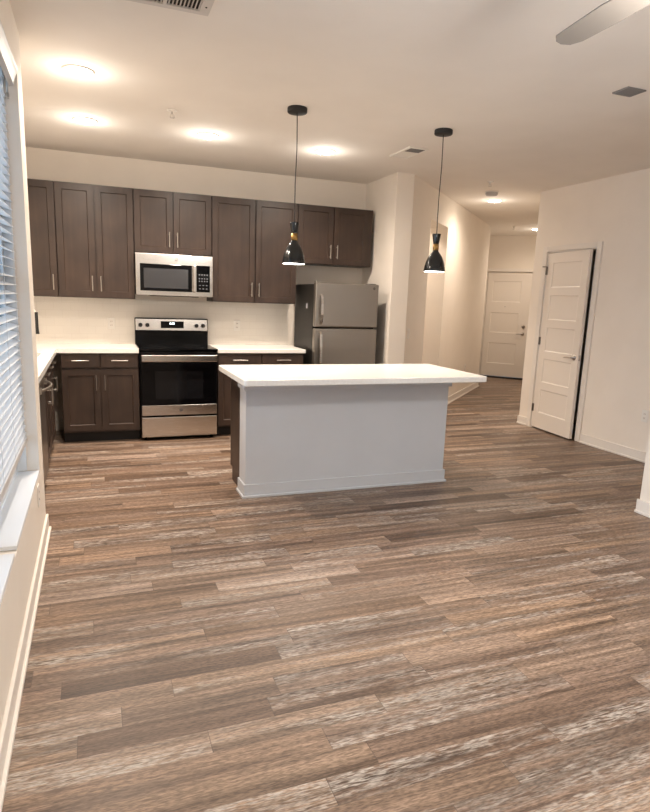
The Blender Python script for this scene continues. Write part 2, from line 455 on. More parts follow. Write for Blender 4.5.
# wall beside the refrigerator and the diagonal hall wall with its opening
P0 = (3.509, YR); sP0 = Vector(P0).dot(DIR); N0 = -2.98; SC = 6.50; SE = 8.04; NA = -2.585; NR = -4.087
def n0(s): return -2.982 + (s - 2.0) * 0.0125
S1, S2, ZO = 2.76, 3.575, 2.41
struct('wall_refrigerator_side', MB().box(XR, P0[0], YR, 0.0, 0, H), wall_m)
hw = MB()
def hp(pts): return [hall(*p) for p in pts]
TH = 0.34
hw.prism(hp([(sP0, n0(sP0)), (S1, n0(S1)), (S1, N0 + TH), (sP0 + 0.36, N0 + TH)]), 0, H)
hw.prism(hp([(S1, n0(S1)), (S2, n0(S2)), (S2, N0 + TH), (S1, N0 + TH)]), ZO, H)
hw.prism(hp([(S2, n0(S2)), (SC, n0(SC)), (SC, N0 + TH), (S2, N0 + TH)]), 0, H)
struct('wall_hall', hw, wall_m)
struct('wall_hall_alcove', MB().prism(hp([(SC - 0.02, NA), (SE + 0.1, NA), (SE + 0.1, NA + 0.12), (SC - 0.02, NA + 0.12)]), 0, H), wall_m)
struct('wall_room_beyond', MB().prism(hp([(S1 - 0.8, N0 + 1.3), (S2 + 1.2, N0 + 1.3), (S2 + 1.2, N0 + 1.4), (S1 - 0.8, N0 + 1.4)]), 0, H), wall_m)
struct('wall_room_beyond_side', MB().prism(hp([(S2 + 1.2, N0 + TH), (S2 + 1.3, N0 + TH), (S2 + 1.3, N0 + 1.4), (S2 + 1.2, N0 + 1.4)]), 0, H), wall_m)
# hall end wall around the entry door
DN0, DN1 = -2.635, -3.50
ew = MB()
ew.prism(hp([(SE, NR - 0.1), (SE + 0.1, NR - 0.1), (SE + 0.1, DN1), (SE, DN1)]), 0, H)
ew.prism(hp([(SE, DN1), (SE + 0.1, DN1), (SE + 0.1, DN0), (SE, DN0)]), 2.09, H)
ew.prism(hp([(SE, DN0), (SE + 0.1, DN0), (SE + 0.1, NA), (SE, NA)]), 0, H)
struct('wall_hall_end', ew, wall_m)
hr0 = Vector((XP, YP0)); sR0 = hr0.dot(DIR); nR0 = hr0.dot(NRM)
struct('wall_hall_right', MB().prism([hall(sR0, nR0), hall(sR0 + 0.12, nR0 - 0.12), hall(SE + 0.1, nR0 - 0.12), hall(SE + 0.1, nR0)], 0, H), wall_m)
# closet wall with the door opening
CY0, CY1, CZ = -0.872, -1.622, 2.075
cw = MB()
cw.prism([(XP, CY0), (XP + 0.12, CY0), (XP + 0.12, YP0 + 0.05), (XP, YP0)], 0, H)
cw.box(XP, XP + 0.12, CY1, CY0, CZ, H)
cw.box(XP, XP + 0.12, YP1, CY1, 0, H)
struct('wall_closet', cw, wall_m)
struct('wall_closet_inside', MB().box(XP + 0.12, XP + 0.8, -1.85, -1.80, 0, H).box(XP + 0.75, XP + 0.8, -1.8, 0.0, 0, H).box(XP + 0.12, XP + 0.75, -0.66, -0.60, 0, H), wall_m)
struct('wall_right', MB().box(XL2, XL2 + 0.15, YB, YP1, 0, H).box(XL2 + 0.15, XP + 0.12, YP1 - 0.15, YP1, 0, H), wall_m)
struct('wall_front', MB().box(XW - T, XL2 + 0.15, YB - 0.1, YB, 0, H), wall_m)

# baseboards
BH, BT = 0.10, 0.014
def baseboard(name, p, q, side):
    """strip on the room side of segment p-q (side = unit normal into the room) with a shoe at the floor"""
    p, q, s = Vector(p), Vector(q), Vector(side)
    mb = MB()
    for t, h0, h1 in ((BT, 0, BH), (BT + 0.012, 0, 0.018)):
        a = [p, q, q + s * t, p + s * t]
        if (q - p).x * s.y - (q - p).y * s.x < 0: a = a[::-1]
        mb.prism([(v.x, v.y) for v in a], h0, h1)
    return struct(name, mb, trim_m, bevel=0.003)
baseboard('baseboard_left', (XW, YB), (XW, YW + BT), (1, 0))
baseboard('baseboard_closet', (XP, YP1), (XP, CY1 - 0.075), (-1, 0))
baseboard('baseboard_closet_corner', (XP, CY0 + 0.075), (XP, YP0 + 0.01), (-1, 0))
baseboard('baseboard_right', (XL2, YB), (XL2, YP1 + BT), (-1, 0))
baseboard('baseboard_hall', hall(S2, n0(S2)), hall(SC, n0(SC)), -NRM)
baseboard('baseboard_hall_near', hall(sP0, N0), hall(S1, N0), -NRM)
baseboard('baseboard_refrigerator_wall', (XR, YR), (P0[0], YR), (0, -1))

# windows
def window(name, y0, y1):
    r = struct_root(name, (XW, y0, ZS))
    wd, hh = y1 - y0, ZT - ZS
    xg = -T + 0.02
    fm = MB()
    for a0, a1, z0, z1 in ((0, 0.03, 0, hh), (wd - 0.03, wd, 0, hh), (0.03, wd - 0.03, 0, 0.03), (0.03, wd - 0.03, hh - 0.03, hh)):
        fm.box(-T, -0.112, a0, a1, z0, z1)
    fm.box(-T, -0.118, 0.03, wd - 0.03, hh / 2 - 0.025, hh / 2 + 0.025)
    fm.box(-0.112, -0.062, 0, 0.008, 0, hh).box(-0.112, -0.062, wd - 0.008, wd, 0, hh)
    obj('window_frame', fm, sill_m, r, 0.003)
    obj('glass_pane', MB().box(xg, xg + 0.006, 0.03, wd - 0.03, 0.03, hh / 2 - 0.025), glass_m, r)
    obj('glass_pane', MB().box(xg, xg + 0.006, 0.03, wd - 0.03, hh / 2 + 0.025, hh - 0.03), glass_m, r)
    obj('window_sill', MB().box(-0.112, 0.0, 0.009, wd - 0.009, -0.018, 0.0), sill_m, r, 0.003)
    return r
window('window_1', *W1)
window('window_2', *W2)
window('window_3_added', *W3)  # unseen window added behind the camera for more side daylight

# entry door at the end of the hall (local x runs to the viewer's right, local -y to the viewer)
def door_hardware_lever(parent, x, z, yf, sgn, m):
    o = obj('lever_handle', MB().lathe([(0, 0), (0.030, 0), (0.030, -0.008), (0.012, -0.012), (0.011, -0.045), (0, -0.045)], 20, (x, yf, z), 'y')
        .tube([(x, yf - 0.045, z), (x + sgn * 0.03, yf - 0.05, z), (x + sgn * 0.07, yf - 0.05, z - 0.002), (x + sgn * 0.115, yf - 0.044, z - 0.006)], [0.010, 0.010, 0.009, 0.008], 10), m, parent)
    return o
ang = math.atan2(-NRM.y, -NRM.x)
e0 = hall(SE, DN0)
d2 = struct_root('door_2', (e0[0], e0[1], 0), ang)
DW_ = DN0 - DN1
obj('door_casing', MB().box(-0.045, 0.0, -0.018, 0.0, 0, 2.15).box(DW_, DW_ + 0.06, -0.018, 0.0, 0, 2.15).box(0.0, DW_, -0.018, 0.0, 2.09, 2.15), trim_m, d2, 0.003)
leaf2 = obj('door_leaf', MB().panel(0.01, DW_ - 0.01, 0.035, 2.075, 0.02, 0.045, holes=[(0.115, 0.66, a, c) for a, c in ((0.29, 0.70), (0.905, 1.30), (1.51, 1.91))], depth=0.008, ch=0.012), door_m, d2)
door_hardware_lever(leaf2, 0.765, 0.90, 0.02, -1, satin_m)
obj('deadbolt', MB().lathe([(0, 0), (0.033, 0), (0.030, -0.016), (0.012, -0.018), (0.012, -0.028), (0, -0.028)], 20, (0.770, 0.02, 1.04), 'y'), satin_m, leaf2)
obj('peephole', MB().lathe([(0, 0), (0.012, 0), (0.010, -0.006), (0, -0.006)], 12, (0.385, 0.02, 1.42), 'y'), satin_m, leaf2)
obj('door_jamb', MB().box(0.0, DW_, 0.05, 0.10, 2.06, 2.10).box(-0.01, 0.012, 0.05, 0.10, 0, 2.06).box(DW_ - 0.012, DW_ + 0.01, 0.05, 0.10, 0, 2.06), trim_m, d2)
obj('threshold', MB().box(0.0, DW_, -0.03, 0.06, 0.0, 0.03), seal_m, d2, 0.004)

# closet door: hinged at the far jamb, standing slightly open into the room
d1 = struct_root('door_1', (XP, CY0, 0), 0)
cas = MB()
for a0, a1 in ((0.0, 0.07), (CY1 - CY0 - 0.07, CY1 - CY0)):
    cas.box(-0.016, 0.0, a0, a1, 0, CZ + 0.06)
cas.box(-0.016, 0.0, CY1 - CY0, 0.0, CZ, CZ + 0.06)
obj('door_casing', cas, trim_m, d1, 0.003)
obj('door_jamb', MB().box(0.0, 0.12, -0.016, 0.0, 0, CZ).box(0.0, 0.12, CY1 - CY0, CY1 - CY0 + 0.016, 0, CZ).box(0.0, 0.12, CY1 - CY0 + 0.016, -0.016, CZ - 0.012, CZ), trim_m, d1)
LW = 0.712; OPEN = math.radians(5.5)
# local leaf frame: x along the leaf from the hinge, front face towards -y
lm = Matrix.Translation((-0.004, -0.018, 0)) @ Matrix.Rotation(-PI / 2 - OPEN, 4, 'Z')
rails = []
z = 0.205
for i in range(5):
    rails.append((0.105, LW - 0.105, z, z + 0.278)); z += 0.278 + 0.088
leaf = obj('door_leaf', MB().panel(0.0, LW, 0.018, 2.055, 0.0, 0.035, holes=rails, depth=0.006, ch=0.010).xform(lm), door_m, d1)
lv = door_hardware_lever(leaf, LW - 0.065, 0.915, 0.0, -1, satin_m)
lv.data.transform(lm)
o = obj('latch_plate', MB().box(LW, LW + 0.002, 0.006, 0.029, 0.885, 0.945), satin_m, leaf); o.data.transform(lm)
for zz in (0.25, 1.05, 1.86):
    o = obj('hinge', MB().tube([(-0.004, -0.008, zz - 0.045), (-0.004, -0.008, zz + 0.045)], 0.008, 10).box(-0.016, 0.012, -0.004, 0.0, zz - 0.045, zz + 0.045), bronze_m, leaf); o.data.transform(lm)
o = obj('hinge_stop', MB().tube([(-0.004, -0.008, 1.905), (-0.03, -0.045, 1.905)], 0.006, 8).tube([(-0.004, -0.008, 1.905), (0.03, -0.03, 1.905)], 0.006, 8), bronze_m, leaf); o.data.transform(lm)

# backsplash tiles (fixed to the walls)
bs = MB().box(XK + 0.009, 2.40, -0.009, -0.001, 0.915, 1.379)
bs.box(XK + 0.001, XK + 0.009, YW + 0.003, -0.001, 0.915, 1.379)
struct('wall_backsplash_tile', bs, tile_m)

# ================================================================== CABINETS
def pull(parent, x, z, yf, length=0.145, vertical=True, m=None):
    r = 0.0055; so = 0.032
    mb = MB()
    if vertical:
        mb.tube([(x, yf - so, z - length / 2), (x, yf - so, z + length / 2)], r, 10)
        for dz in (-length / 2 + 0.02, length / 2 - 0.02): mb.tube([(x, yf, z + dz), (x, yf - so, z + dz)], 0.0045, 8)
    else:
        mb.tube([(x - length / 2, yf - so, z), (x + length / 2, yf - so, z)], r, 10)
        for dx in (-length / 2 + 0.02, length / 2 - 0.02): mb.tube([(x + dx, yf, z), (x + dx, yf - so, z)], 0.0045, 8)
    return obj('pull_handle', mb, m or nickel_m, parent)
UD = 0.31     # carcass depth of wall cabinets
DT = 0.020
def wall_cabinet(label, x0, x1, z0, z1, splits, pulls, right_stile=0.0, group='upper wall cabinets'):
    t = thing('wall_cabinet', label, 'cabinet', (x0, -0.002, z0), 0, group)
    W, hh = x1 - x0, z1 - z0
    obj('carcass', MB().box(0.001, W - 0.001, -UD, 0, 0, hh), wood_m, t, 0.002)
    edges = splits
    for i in range(len(edges) - 1):
        a, c = edges[i] - x0 + 0.006, edges[i + 1] - x0 - 0.006
        d = obj('cabinet_door', MB().panel(a, c, 0.008, hh - 0.010, -UD - DT, DT - 0.001), wood_m, t)
        for side in pulls[i]:
            px = a + 0.033 if side == 'l' else c - 0.033
            pull(d, px, 0.045 + 0.145 / 2 + 0.02, -UD - DT)
    return t
ZU0, ZU1 = 1.382, 2.438
B1, B2, B3, B4, B5, B6, B7, B8, B9 = 0.0, 0.346, 0.702, 1.077, 1.464, 1.921, 2.382, 2.798, 3.269
wall_cabinet('dark brown wall cabinet in the corner nearest the window wall', -0.690, B1, ZU0, ZU1, [-0.690, -0.345, B1], ['r', 'r'])
wall_cabinet('tall two-door dark brown wall cabinet between the corner cabinet and the microwave', B1, B3, ZU0, ZU1, [B1, B2, B3], ['r', 'l'])
wall_cabinet('short two-door dark brown wall cabinet directly above the microwave', B3, B5, 1.838, ZU1, [B3, B4, B5], ['r', 'l'])
wall_cabinet('tall two-door dark brown wall cabinet between the microwave and the refrigerator', B5, B7, ZU0, ZU1, [B5, B6, B7], ['r', 'l'])
wall_cabinet('short two-door dark brown wall cabinet above the refrigerator', B7, B9, 1.821, ZU1, [B7, B8, B9 - 0.055], ['r', 'l'])

BD = 0.60
def base_cabinet(label, loc, rotz, W, doors, drawers, pulls, group='base cabinets', false_front=False, open_top=False, back_clear=0.0):
    """local: front faces -y; origin at the left end of the back"""
    t = thing('base_cabinet', label, 'cabinet', loc, rotz, group)
    cm = MB()
    if open_top:
        cm.box(0.001, 0.02, -BD, 0, 0.105, 0.872).box(W - 0.02, W - 0.001, -BD, 0, 0.105, 0.872).box(0.02, W - 0.02, -0.012, 0, 0.105, 0.872)
        cm.box(0.02, W - 0.02, -BD, -0.012, 0.105, 0.125).box(0.02, W - 0.02, -BD, -BD + 0.02, 0.125, 0.872)
    else:
        cm.box(0.001, W - 0.001, -BD, -back_clear, 0.105, 0.872)
    obj('carcass', cm, wood_m, t, 0.002)
    obj('toe_kick', MB().box(0.002, W - 0.002, -BD + 0.07, -back_clear - 0.02, 0.0, 0.105), kick_m, t)
    for i in range(len(drawers) - 1):
        a, c = drawers[i] + 0.006, drawers[i + 1] - 0.006
        d = obj('drawer_front', MB().box(a, c, -BD - DT, -BD - 0.001, 0.735, 0.862), wood_m, t, 0.003)
        if not false_front: pull(d, (a + c) / 2, 0.803, -BD - DT, 0.15, False)
    for i in range(len(doors) - 1):
        a, c = doors[i] + 0.006, doors[i + 1] - 0.006
        d = obj('cabinet_door', MB().panel(a, c, 0.125, 0.715, -BD - DT, DT - 0.001), wood_m, t)
        px = a + 0.033 if pulls[i] == 'l' else c - 0.033
        pull(d, px, 0.715 - 0.05 - 0.0725, -BD - DT)
    return t
base_cabinet('two-drawer, two-door dark brown base cabinet between the corner and the range', (0.0, -0.014, 0), 0, 0.700, [0.0, 0.346, 0.70], [0.0, 0.346, 0.70], 'rl')
base_cabinet('two-drawer, two-door dark brown base cabinet between the range and the refrigerator', (1.468, -0.014, 0), 0, 0.922, [0.0, 0.461, 0.922], [0.0, 0.461, 0.922], 'rl')
XB = XK + 0.014
# run under the window-side counter (fronts face +x)
base_cabinet('dark brown sink base cabinet beside the dishwasher', (XB, -1.845, 0), PI / 2, 0.90, [0, 0.45, 0.90], [0, 0.45, 0.90], 'rl', open_top=True)
# keep the sink bowl clear: the carcass top is opened
base_cabinet('narrow dark brown base cabinet tucked in the inner counter corner', (XB, -0.943, 0), PI / 2, 0.29, [0, 0.29], [0, 0.29], 'r')

# counters
ct = MB()
CB, CT2 = 0.874, 0.914
xf = -0.026; yf = -0.648
ct.box(XK + 0.010, B3 - 0.001, yf, -0.010, CB, CT2)
SX0, SX1, SY0, SY1 = -0.54, -0.125, -1.76, -1.04
ct.box(XK + 0.010, xf, SY1, yf, CB, CT2)
ct.box(XK + 0.010, SX0, SY0, SY1, CB, CT2)
ct.box(SX1, xf, SY0, SY1, CB, CT2)
ct.box(XK + 0.010, xf, YW + 0.005, SY0, CB, CT2)
tag(obj('countertop', ct, quartz_m), 'white quartz L-shaped countertop with sink in the corner left of the range', 'countertop')
tag(obj('countertop', MB().box(B5 + 0.002, 2.405, yf, -0.010, CB, CT2), quartz_m, None, 0.004), 'short white quartz countertop between the range and the refrigerator', 'countertop')

# sink and faucet
sk = MB(); rr = 0.002
sk.box(SX0 - 0.006, SX0 + rr, SY0 - 0.006, SY1 + 0.006, 0.70, 0.8735).box(SX1 - rr, SX1 + 0.006, SY0 - 0.006, SY1 + 0.006, 0.70, 0.8735)
sk.box(SX0 + rr, SX1 - rr, SY0 - 0.006, SY0 + rr, 0.70, 0.8735).box(SX0 + rr, SX1 - rr, SY1 - rr, SY1 + 0.006, 0.70, 0.8735).box(SX0, SX1, SY0, SY1, 0.696, 0.70)
t = thing('kitchen_sink', 'stainless undermount sink set in the L-shaped countertop', 'sink', ((SX0 + SX1) / 2, (SY0 + SY1) / 2, 0.70))
sk.v = [(x - t.location.x, y - t.location.y, z - 0.70) for x, y, z in sk.v]
obj('bowl', sk, sink_m, t)
obj('drain', MB().lathe([(0, 0.004), (0.04, 0.004), (0.045, 0.001)], 20), satin_m, t)
t = thing('kitchen_faucet', 'dark metal gooseneck faucet at the sink, its spray head showing past the window wall', 'faucet', (-0.30, -0.93, CT2))
fx, fy = 0.155, -0.17
obj('base', MB().lathe([(0, 0), (0.028, 0), (0.028, 0.012), (0.018, 0.02), (0.018, 0.09), (0.0, 0.09)], 20), satin_m, t)
arc = [(0, 0, 0.08), (0, 0, 0.30)]
for k in range(1, 12):
    a = PI * k / 12
    arc.append((fx * (1 - math.cos(a)) / 2, fy * (1 - math.cos(a)) / 2, 0.30 + 0.115 * math.sin(a)))
arc.append((fx, fy, 0.30))
obj('spout', MB().tube(arc, 0.012, 12), satin_m, t)
obj('spray_head', MB().tube([(fx, fy, 0.345), (fx, fy, 0.20), (fx, fy, 0.165)], [0.015, 0.016, 0.019], 14), cord_m, t)
obj('handle', MB().tube([(-0.015, 0, 0.06), (-0.05, 0.01, 0.07), (-0.10, 0.02, 0.10)], [0.010, 0.009, 0.006], 10), satin_m, t)

# ================================================================== APPLIANCES
def ring_badge(parent, x, yf, z, r, m, name='badge', letters=True):
    o = obj(name, MB().lathe([(r, 0), (r, -0.0015), (r * 0.8, -0.0015), (r * 0.8, 0)], 24, (x, yf, z), 'y').disc(r * 0.8, -0.0004, 24, (x, yf, z), 'y'), m, parent)
    if letters: text_mesh('lettering', 'GE', r * 1.05, steel_m, o, (x, yf - 0.001, z), (PI / 2, 0, 0))
    return o
# range
t = thing('range', 'stainless and black electric range with glass cooktop under the microwave', 'range', (0.7035, -0.02, 0))
RW = 0.759
obj('body', MB().box(0, RW, -0.60, -0.005, 0.03, 0.895), black_m, t, 0.003)
obj('leg', MB().tube([(0.05, -0.55, 0), (0.05, -0.55, 0.03)], 0.015), black_m, t)
obj('leg', MB().tube([(RW - 0.05, -0.55, 0), (RW - 0.05, -0.55, 0.03)], 0.015), black_m, t)
obj('leg', MB().tube([(0.05, -0.06, 0), (0.05, -0.06, 0.03)], 0.015), black_m, t)
obj('leg', MB().tube([(RW - 0.05, -0.06, 0), (RW - 0.05, -0.06, 0.03)], 0.015), black_m, t)
ctop = obj('cooktop', MB().box(-0.002, RW + 0.002, -0.645, -0.075, 0.895, 0.918), glassblack_m, t, 0.005)
ringm = mat('burner_ring', (0.09, 0.09, 0.095), 0.25)
for bx, by, br in ((0.19, -0.22, 0.078), (0.56, -0.22, 0.078), (0.19, -0.48, 0.105), (0.56, -0.48, 0.09)):
    obj('burner_ring', MB().lathe([(br, 0.9184), (br - 0.004, 0.9184)], 40, (bx, by, 0)).lathe([(br * 0.65, 0.9184), (br * 0.65 - 0.003, 0.9184)], 40, (bx, by, 0)), ringm, ctop)
bgm = MB().box(0.0, RW, -0.066, -0.005, 0.895, 1.192)
obj('backguard', bgm, black_m, t, 0.006)
cp = obj('control_panel', MB().add([(0.006, -0.083, 1.062), (RW - 0.006, -0.083, 1.062), (RW - 0.006, -0.072, 1.184), (0.006, -0.072, 1.184), (0.006, -0.0, 1.062), (RW - 0.006, -0.0, 1.062), (RW - 0.006, -0.0, 1.184), (0.006, -0.0, 1.184)],
    [(0, 1, 2, 3), (1, 5, 6, 2), (4, 0, 3, 7), (3, 2, 6, 7), (4, 5, 1, 0), (5, 4, 7, 6)]), steel_m, t, 0.004)
obj('clock_display', MB().box(0.262, 0.500, -0.0835, -0.07, 1.088, 1.160), glassblack_m, cp, 0.002)
text_mesh('clock_digits', '8:00', 0.030, clock_e, cp, (0.378, -0.0845, 1.135), (PI / 2, 0, 0))
for kx in (0.055, 0.125, RW - 0.125, RW - 0.055):
    obj('control_knob', MB().lathe([(0, -0.030), (0.017, -0.030), (0.020, -0.024), (0.022, 0.0), (0.0, 0.0)], 24, (kx, -0.080, 1.118), 'y').box(kx - 0.003, kx + 0.003, -0.118, -0.108, 1.10, 1.136), knob_m, cp)
dr = obj('oven_door', MB().box(0.006, RW - 0.006, -0.645, -0.605, 0.362, 0.885), black_m, t, 0.005)
obj('oven_glass', MB().box(0.012, RW - 0.012, -0.649, -0.640, 0.365, 0.78), glassblack_m, dr, 0.003)
obj('oven_window', MB().box(0.145, 0.61, -0.6495, -0.645, 0.42, 0.70), oven_win_m, dr)
obj('door_lower_trim', MB().box(0.012, RW - 0.012, -0.652, -0.60, 0.258, 0.360), steel_m, dr, 0.004)
ring_badge(dr, RW / 2 + 0.01, -0.652, 0.309, 0.017, badge_m)
hb = obj('oven_handle', MB().box(0.015, RW - 0.015, -0.705, -0.685, 0.795, 0.862), steel_m, dr, 0.008, 3)
for hx0 in (0.04, RW - 0.075): obj('handle_mount', MB().box(hx0, hx0 + 0.035, -0.69, -0.64, 0.805, 0.85), steel_m, dr, 0.003)
obj('storage_drawer', MB().box(0.010, RW - 0.010, -0.652, -0.605, 0.040, 0.240), steel_m, t, 0.005)

# microwave
t = thing('microwave', 'stainless over-the-range microwave with a black window above the range', 'microwave', (0.705, -0.012, 1.425))
MW, MH = 0.756, 0.405
obj('body', MB().box(0.004, MW - 0.004, -0.36, 0, 0.008, MH), woodbox_m if False else black_m, t, 0.003)
fr_ = MB()
def facebox(mb, x0, x1, z0, z1, y0=-0.395, y1=-0.36): return mb.box(x0, x1, y0, y1, z0, z1)
obj('fascia', facebox(MB(), 0.0, MW, 0.0, MH), steel_m, t, 0.004)
obj('window_surround', MB().box(0.040, 0.545, -0.3985, -0.39, 0.045, 0.308), glassblack_m, t, 0.004)
obj('window_screen', MB().box(0.075, 0.505, -0.3992, -0.395, 0.075, 0.265), mw_win_m, t)
kp = obj('keypad', MB().box(0.588, 0.725, -0.3985, -0.39, 0.048, 0.312), glassblack_m, t, 0.003)
for r in range(3):
    for c in range(4):
        zk = 0.227 - r * 0.026 - (0.012 if r else 0)
        obj('key', MB().box(0.612 + c * 0.026, 0.624 + c * 0.026, -0.3992, -0.398, zk - 0.012, zk), print_m, kp)
for r in range(2):
    for c in range(3):
        obj('key', MB().box(0.615 + c * 0.034, 0.631 + c * 0.034, -0.3992, -0.398, 0.112 - r * 0.034, 0.120 - r * 0.034), print_m, kp)
obj('door_handle', MB().box(0.552, 0.578, -0.432, -0.412, 0.045, 0.312).box(0.554, 0.576, -0.414, -0.394, 0.05, 0.08).box(0.554, 0.576, -0.414, -0.394, 0.277, 0.307), steel_m, t, 0.005)
ring_badge(t, 0.39, -0.3955, 0.357, 0.014, nickel_m)
obj('grease_vent', MB().box(0.14, 0.62, -0.33, -0.08, -0.006, 0.01), black_m, t)

# refrigerator
FX0, FX1 = 2.455, 3.172
t = thing('refrigerator', 'stainless top-freezer refrigerator with dark sides against the kitchen wall end', 'refrigerator', (FX0, -0.06, 0))
FW = FX1 - FX0
obj('body', MB().box(0.004, FW - 0.004, -0.625, 0, 0.04, 1.600), fridge_side_m, t, 0.006)
obj('kick_grille', MB().box(0.01, FW - 0.01, -0.62, -0.58, 0.0, 0.09), black_m, t)
obj('rear_foot', MB().box(0.02, FW - 0.02, -0.10, -0.04, 0.0, 0.04), black_m, t)
fd = obj('freezer_door', MB().box(0, FW, -0.705, -0.632, 1.160, 1.618), fridge_m, t, 0.012, 3)
ld = obj('refrigerator_door', MB().box(0, FW, -0.705, -0.632, 0.095, 1.145), fridge_m, t, 0.012, 3)
def fridge_handle(parent, z0, z1):
    x = 0.062
    mb = MB()
    zs = [z0, z0 + 0.03, (z0 * 2 + z1) / 3, (z0 + 2 * z1) / 3, z1 - 0.03, z1]
    ys = [-0.706, -0.738, -0.752, -0.752, -0.738, -0.706]
    for i in range(5):
        mb.add([(x - 0.013, ys[i], zs[i]), (x + 0.013, ys[i], zs[i]), (x + 0.013, ys[i + 1], zs[i + 1]), (x - 0.013, ys[i + 1], zs[i + 1]),
                (x - 0.013, ys[i] + 0.02, zs[i]), (x + 0.013, ys[i] + 0.02, zs[i]), (x + 0.013, ys[i + 1] + 0.02, zs[i + 1]), (x - 0.013, ys[i + 1] + 0.02, zs[i + 1])],
               [(0, 1, 2, 3), (1, 5, 6, 2), (4, 0, 3, 7), (7, 6, 5, 4)])
    obj('door_handle', mb, steel_m, parent)
fridge_handle(fd, 1.185, 1.50)
fridge_handle(ld, 0.62, 1.115)
ring_badge(fd, FW - 0.055, -0.705, 1.575, 0.013, badge_m)
obj('hinge_cover', MB().box(FW - 0.10, FW - 0.02, -0.68, -0.56, 1.600, 1.624), fridge_side_m, t, 0.006)
obj('hinge_cover', MB().box(0.006, 0.035, -0.685, -0.63, 1.618, 1.632), nickel_m, t, 0.004)
obj('label_sticker', MB().box(0.0030, 0.0038, -0.44, -0.40, 1.345, 1.395), sticker_m, t)

# dishwasher (front faces +x)
t = thing('dishwasher', 'stainless dishwasher at the near end of the window-side cabinet run', 'dishwasher', (XB, -2.452, 0), PI / 2)
DWW = 0.60
obj('body', MB().box(0.003, DWW - 0.003, -0.585, -0.02, 0.10, 0.868), black_m, t, 0.002)
obj('toe_panel', MB().box(0.003, DWW - 0.003, -0.545, -0.50, 0.0, 0.10), black_m, t)
dd = obj('door', MB().box(0.002, DWW - 0.002, -0.632, -0.587, 0.11, 0.835), dw_m, t, 0.006)
obj('control_edge', MB().box(0.002, DWW - 0.002, -0.655, -0.587, 0.838, 0.866), nickel_m, t, 0.006)
hp_ = []
for k in range(13):
    u = k / 12
    hp_.append((0.06 + u * (DWW - 0.12), -0.634 - 0.062 * math.sin(PI * u) ** 0.6, 0.79))
obj('bow_handle', MB().tube(hp_, 0.009, 10).box(0.048, 0.078, -0.655, -0.632, 0.768, 0.812).box(DWW - 0.078, DWW - 0.048, -0.655, -0.632, 0.768, 0.812), nickel_m, dd)
# filler cabinet between the dishwasher and the window wall end
t = thing('filler_panel', 'dark brown end panel closing the cabinet run beside the dishwasher', 'panel', (XB, -2.475, 0), PI / 2)
obj('panel', MB().box(0.0, 0.02, -0.62, -0.01, 0.0, 0.872), wood_m, t, 0.002)

# ================================================================== ISLAND
IX0, IX1 = 1.300, 2.968
IYF, IYW, IYB = -2.583, -2.390, -2.045
t = thing('kitchen_island', 'white-fronted kitchen island with dark brown cabinets on its far side', 'island', (IX0, IYF, 0))
IW = IX1 - IX0
dpt = IYW - IYF
obj('knee_wall', MB().box(0, IW, 0, dpt, 0, 0.872), island_m, t, 0.003)
bb = MB()
for tk, h0, h1 in ((BT, 0, BH), (BT + 0.012, 0, 0.018)):
    bb.box(-tk, IW + tk, -tk, 0, h0, h1).box(-tk, 0, 0, dpt, h0, h1).box(IW, IW + tk, 0, dpt, h0, h1)
obj('baseboard', bb, island_m, t, 0.003)
ap = MB()
ap.box(-0.018, IW + 0.018, -0.018, 0, 0.795, 0.872).box(-0.018, 0, 0, dpt, 0.795, 0.872).box(IW, IW + 0.018, 0, dpt, 0.795, 0.872)
ap.box(-0.028, IW + 0.028, -0.028, -0.018, 0.845, 0.872).box(-0.028, -0.018, -0.018, dpt, 0.845, 0.872).box(IW + 0.018, IW + 0.028, -0.018, dpt, 0.845, 0.872)
obj('apron_trim', ap, island_m, t, 0.003)
ye = IYB - IYF
obj('end_panel', MB().box(0.004, 0.022, dpt + 0.001, ye, 0.105, 0.872).box(0.004, 0.022, dpt + 0.001, ye - 0.07, 0.0, 0.105), wood_m, t, 0.002)
obj('end_panel', MB().box(IW - 0.022, IW - 0.004, dpt + 0.001, ye, 0.105, 0.872).box(IW - 0.022, IW - 0.004, dpt + 0.001, ye - 0.07, 0.0, 0.105), wood_m, t, 0.002)
obj('carcass', MB().box(0.023, IW - 0.023, dpt + 0.001, ye, 0.105, 0.872).box(0.023, IW - 0.023, dpt + 0.001, ye - 0.07, 0.0, 0.105), woodbox_m, t)
nd = 4; dw_ = (IW - 0.05) / nd
for i in range(nd):
    a, c = 0.025 + i * dw_ + 0.004, 0.025 + (i + 1) * dw_ - 0.004
    fl = Matrix.Translation((a + c, 2 * ye, 0)) @ Matrix.Rotation(PI, 4, 'Z')
    # front faces +y: build facing -y about ye and turn round
    mb = MB().panel(a, c, 0.125, 0.862, ye - DT, DT - 0.001).xform(Matrix.Translation((0, 0, 0)) @ fl)
    d = obj('cabinet_door', mb, wood_m, t)
    p = pull(d, (c - 0.033) if i % 2 else (a + 0.033), 0.74, ye - DT); p.data.transform(fl)
# worktop with rounded corners
def rounded(x0, x1, y0, y1, r, n=6):
    pts = []
    for cx, cy, a0 in ((x1 - r, y0 + r, -PI / 2), (x1 - r, y1 - r, 0), (x0 + r, y1 - r, PI / 2), (x0 + r, y0 + r, PI)):
        for k in range(n + 1):
            a = a0 + (PI / 2) * k / n; pts.append((cx + r * math.cos(a), cy + r * math.sin(a)))
    return pts
tag(obj('island_countertop', MB().prism(rounded(1.208, 3.100, -2.915, -2.02, 0.03), 0.8725, 0.914), quartz_m, None, 0.004),
    'white quartz slab with rounded corners on top of the island', 'countertop')

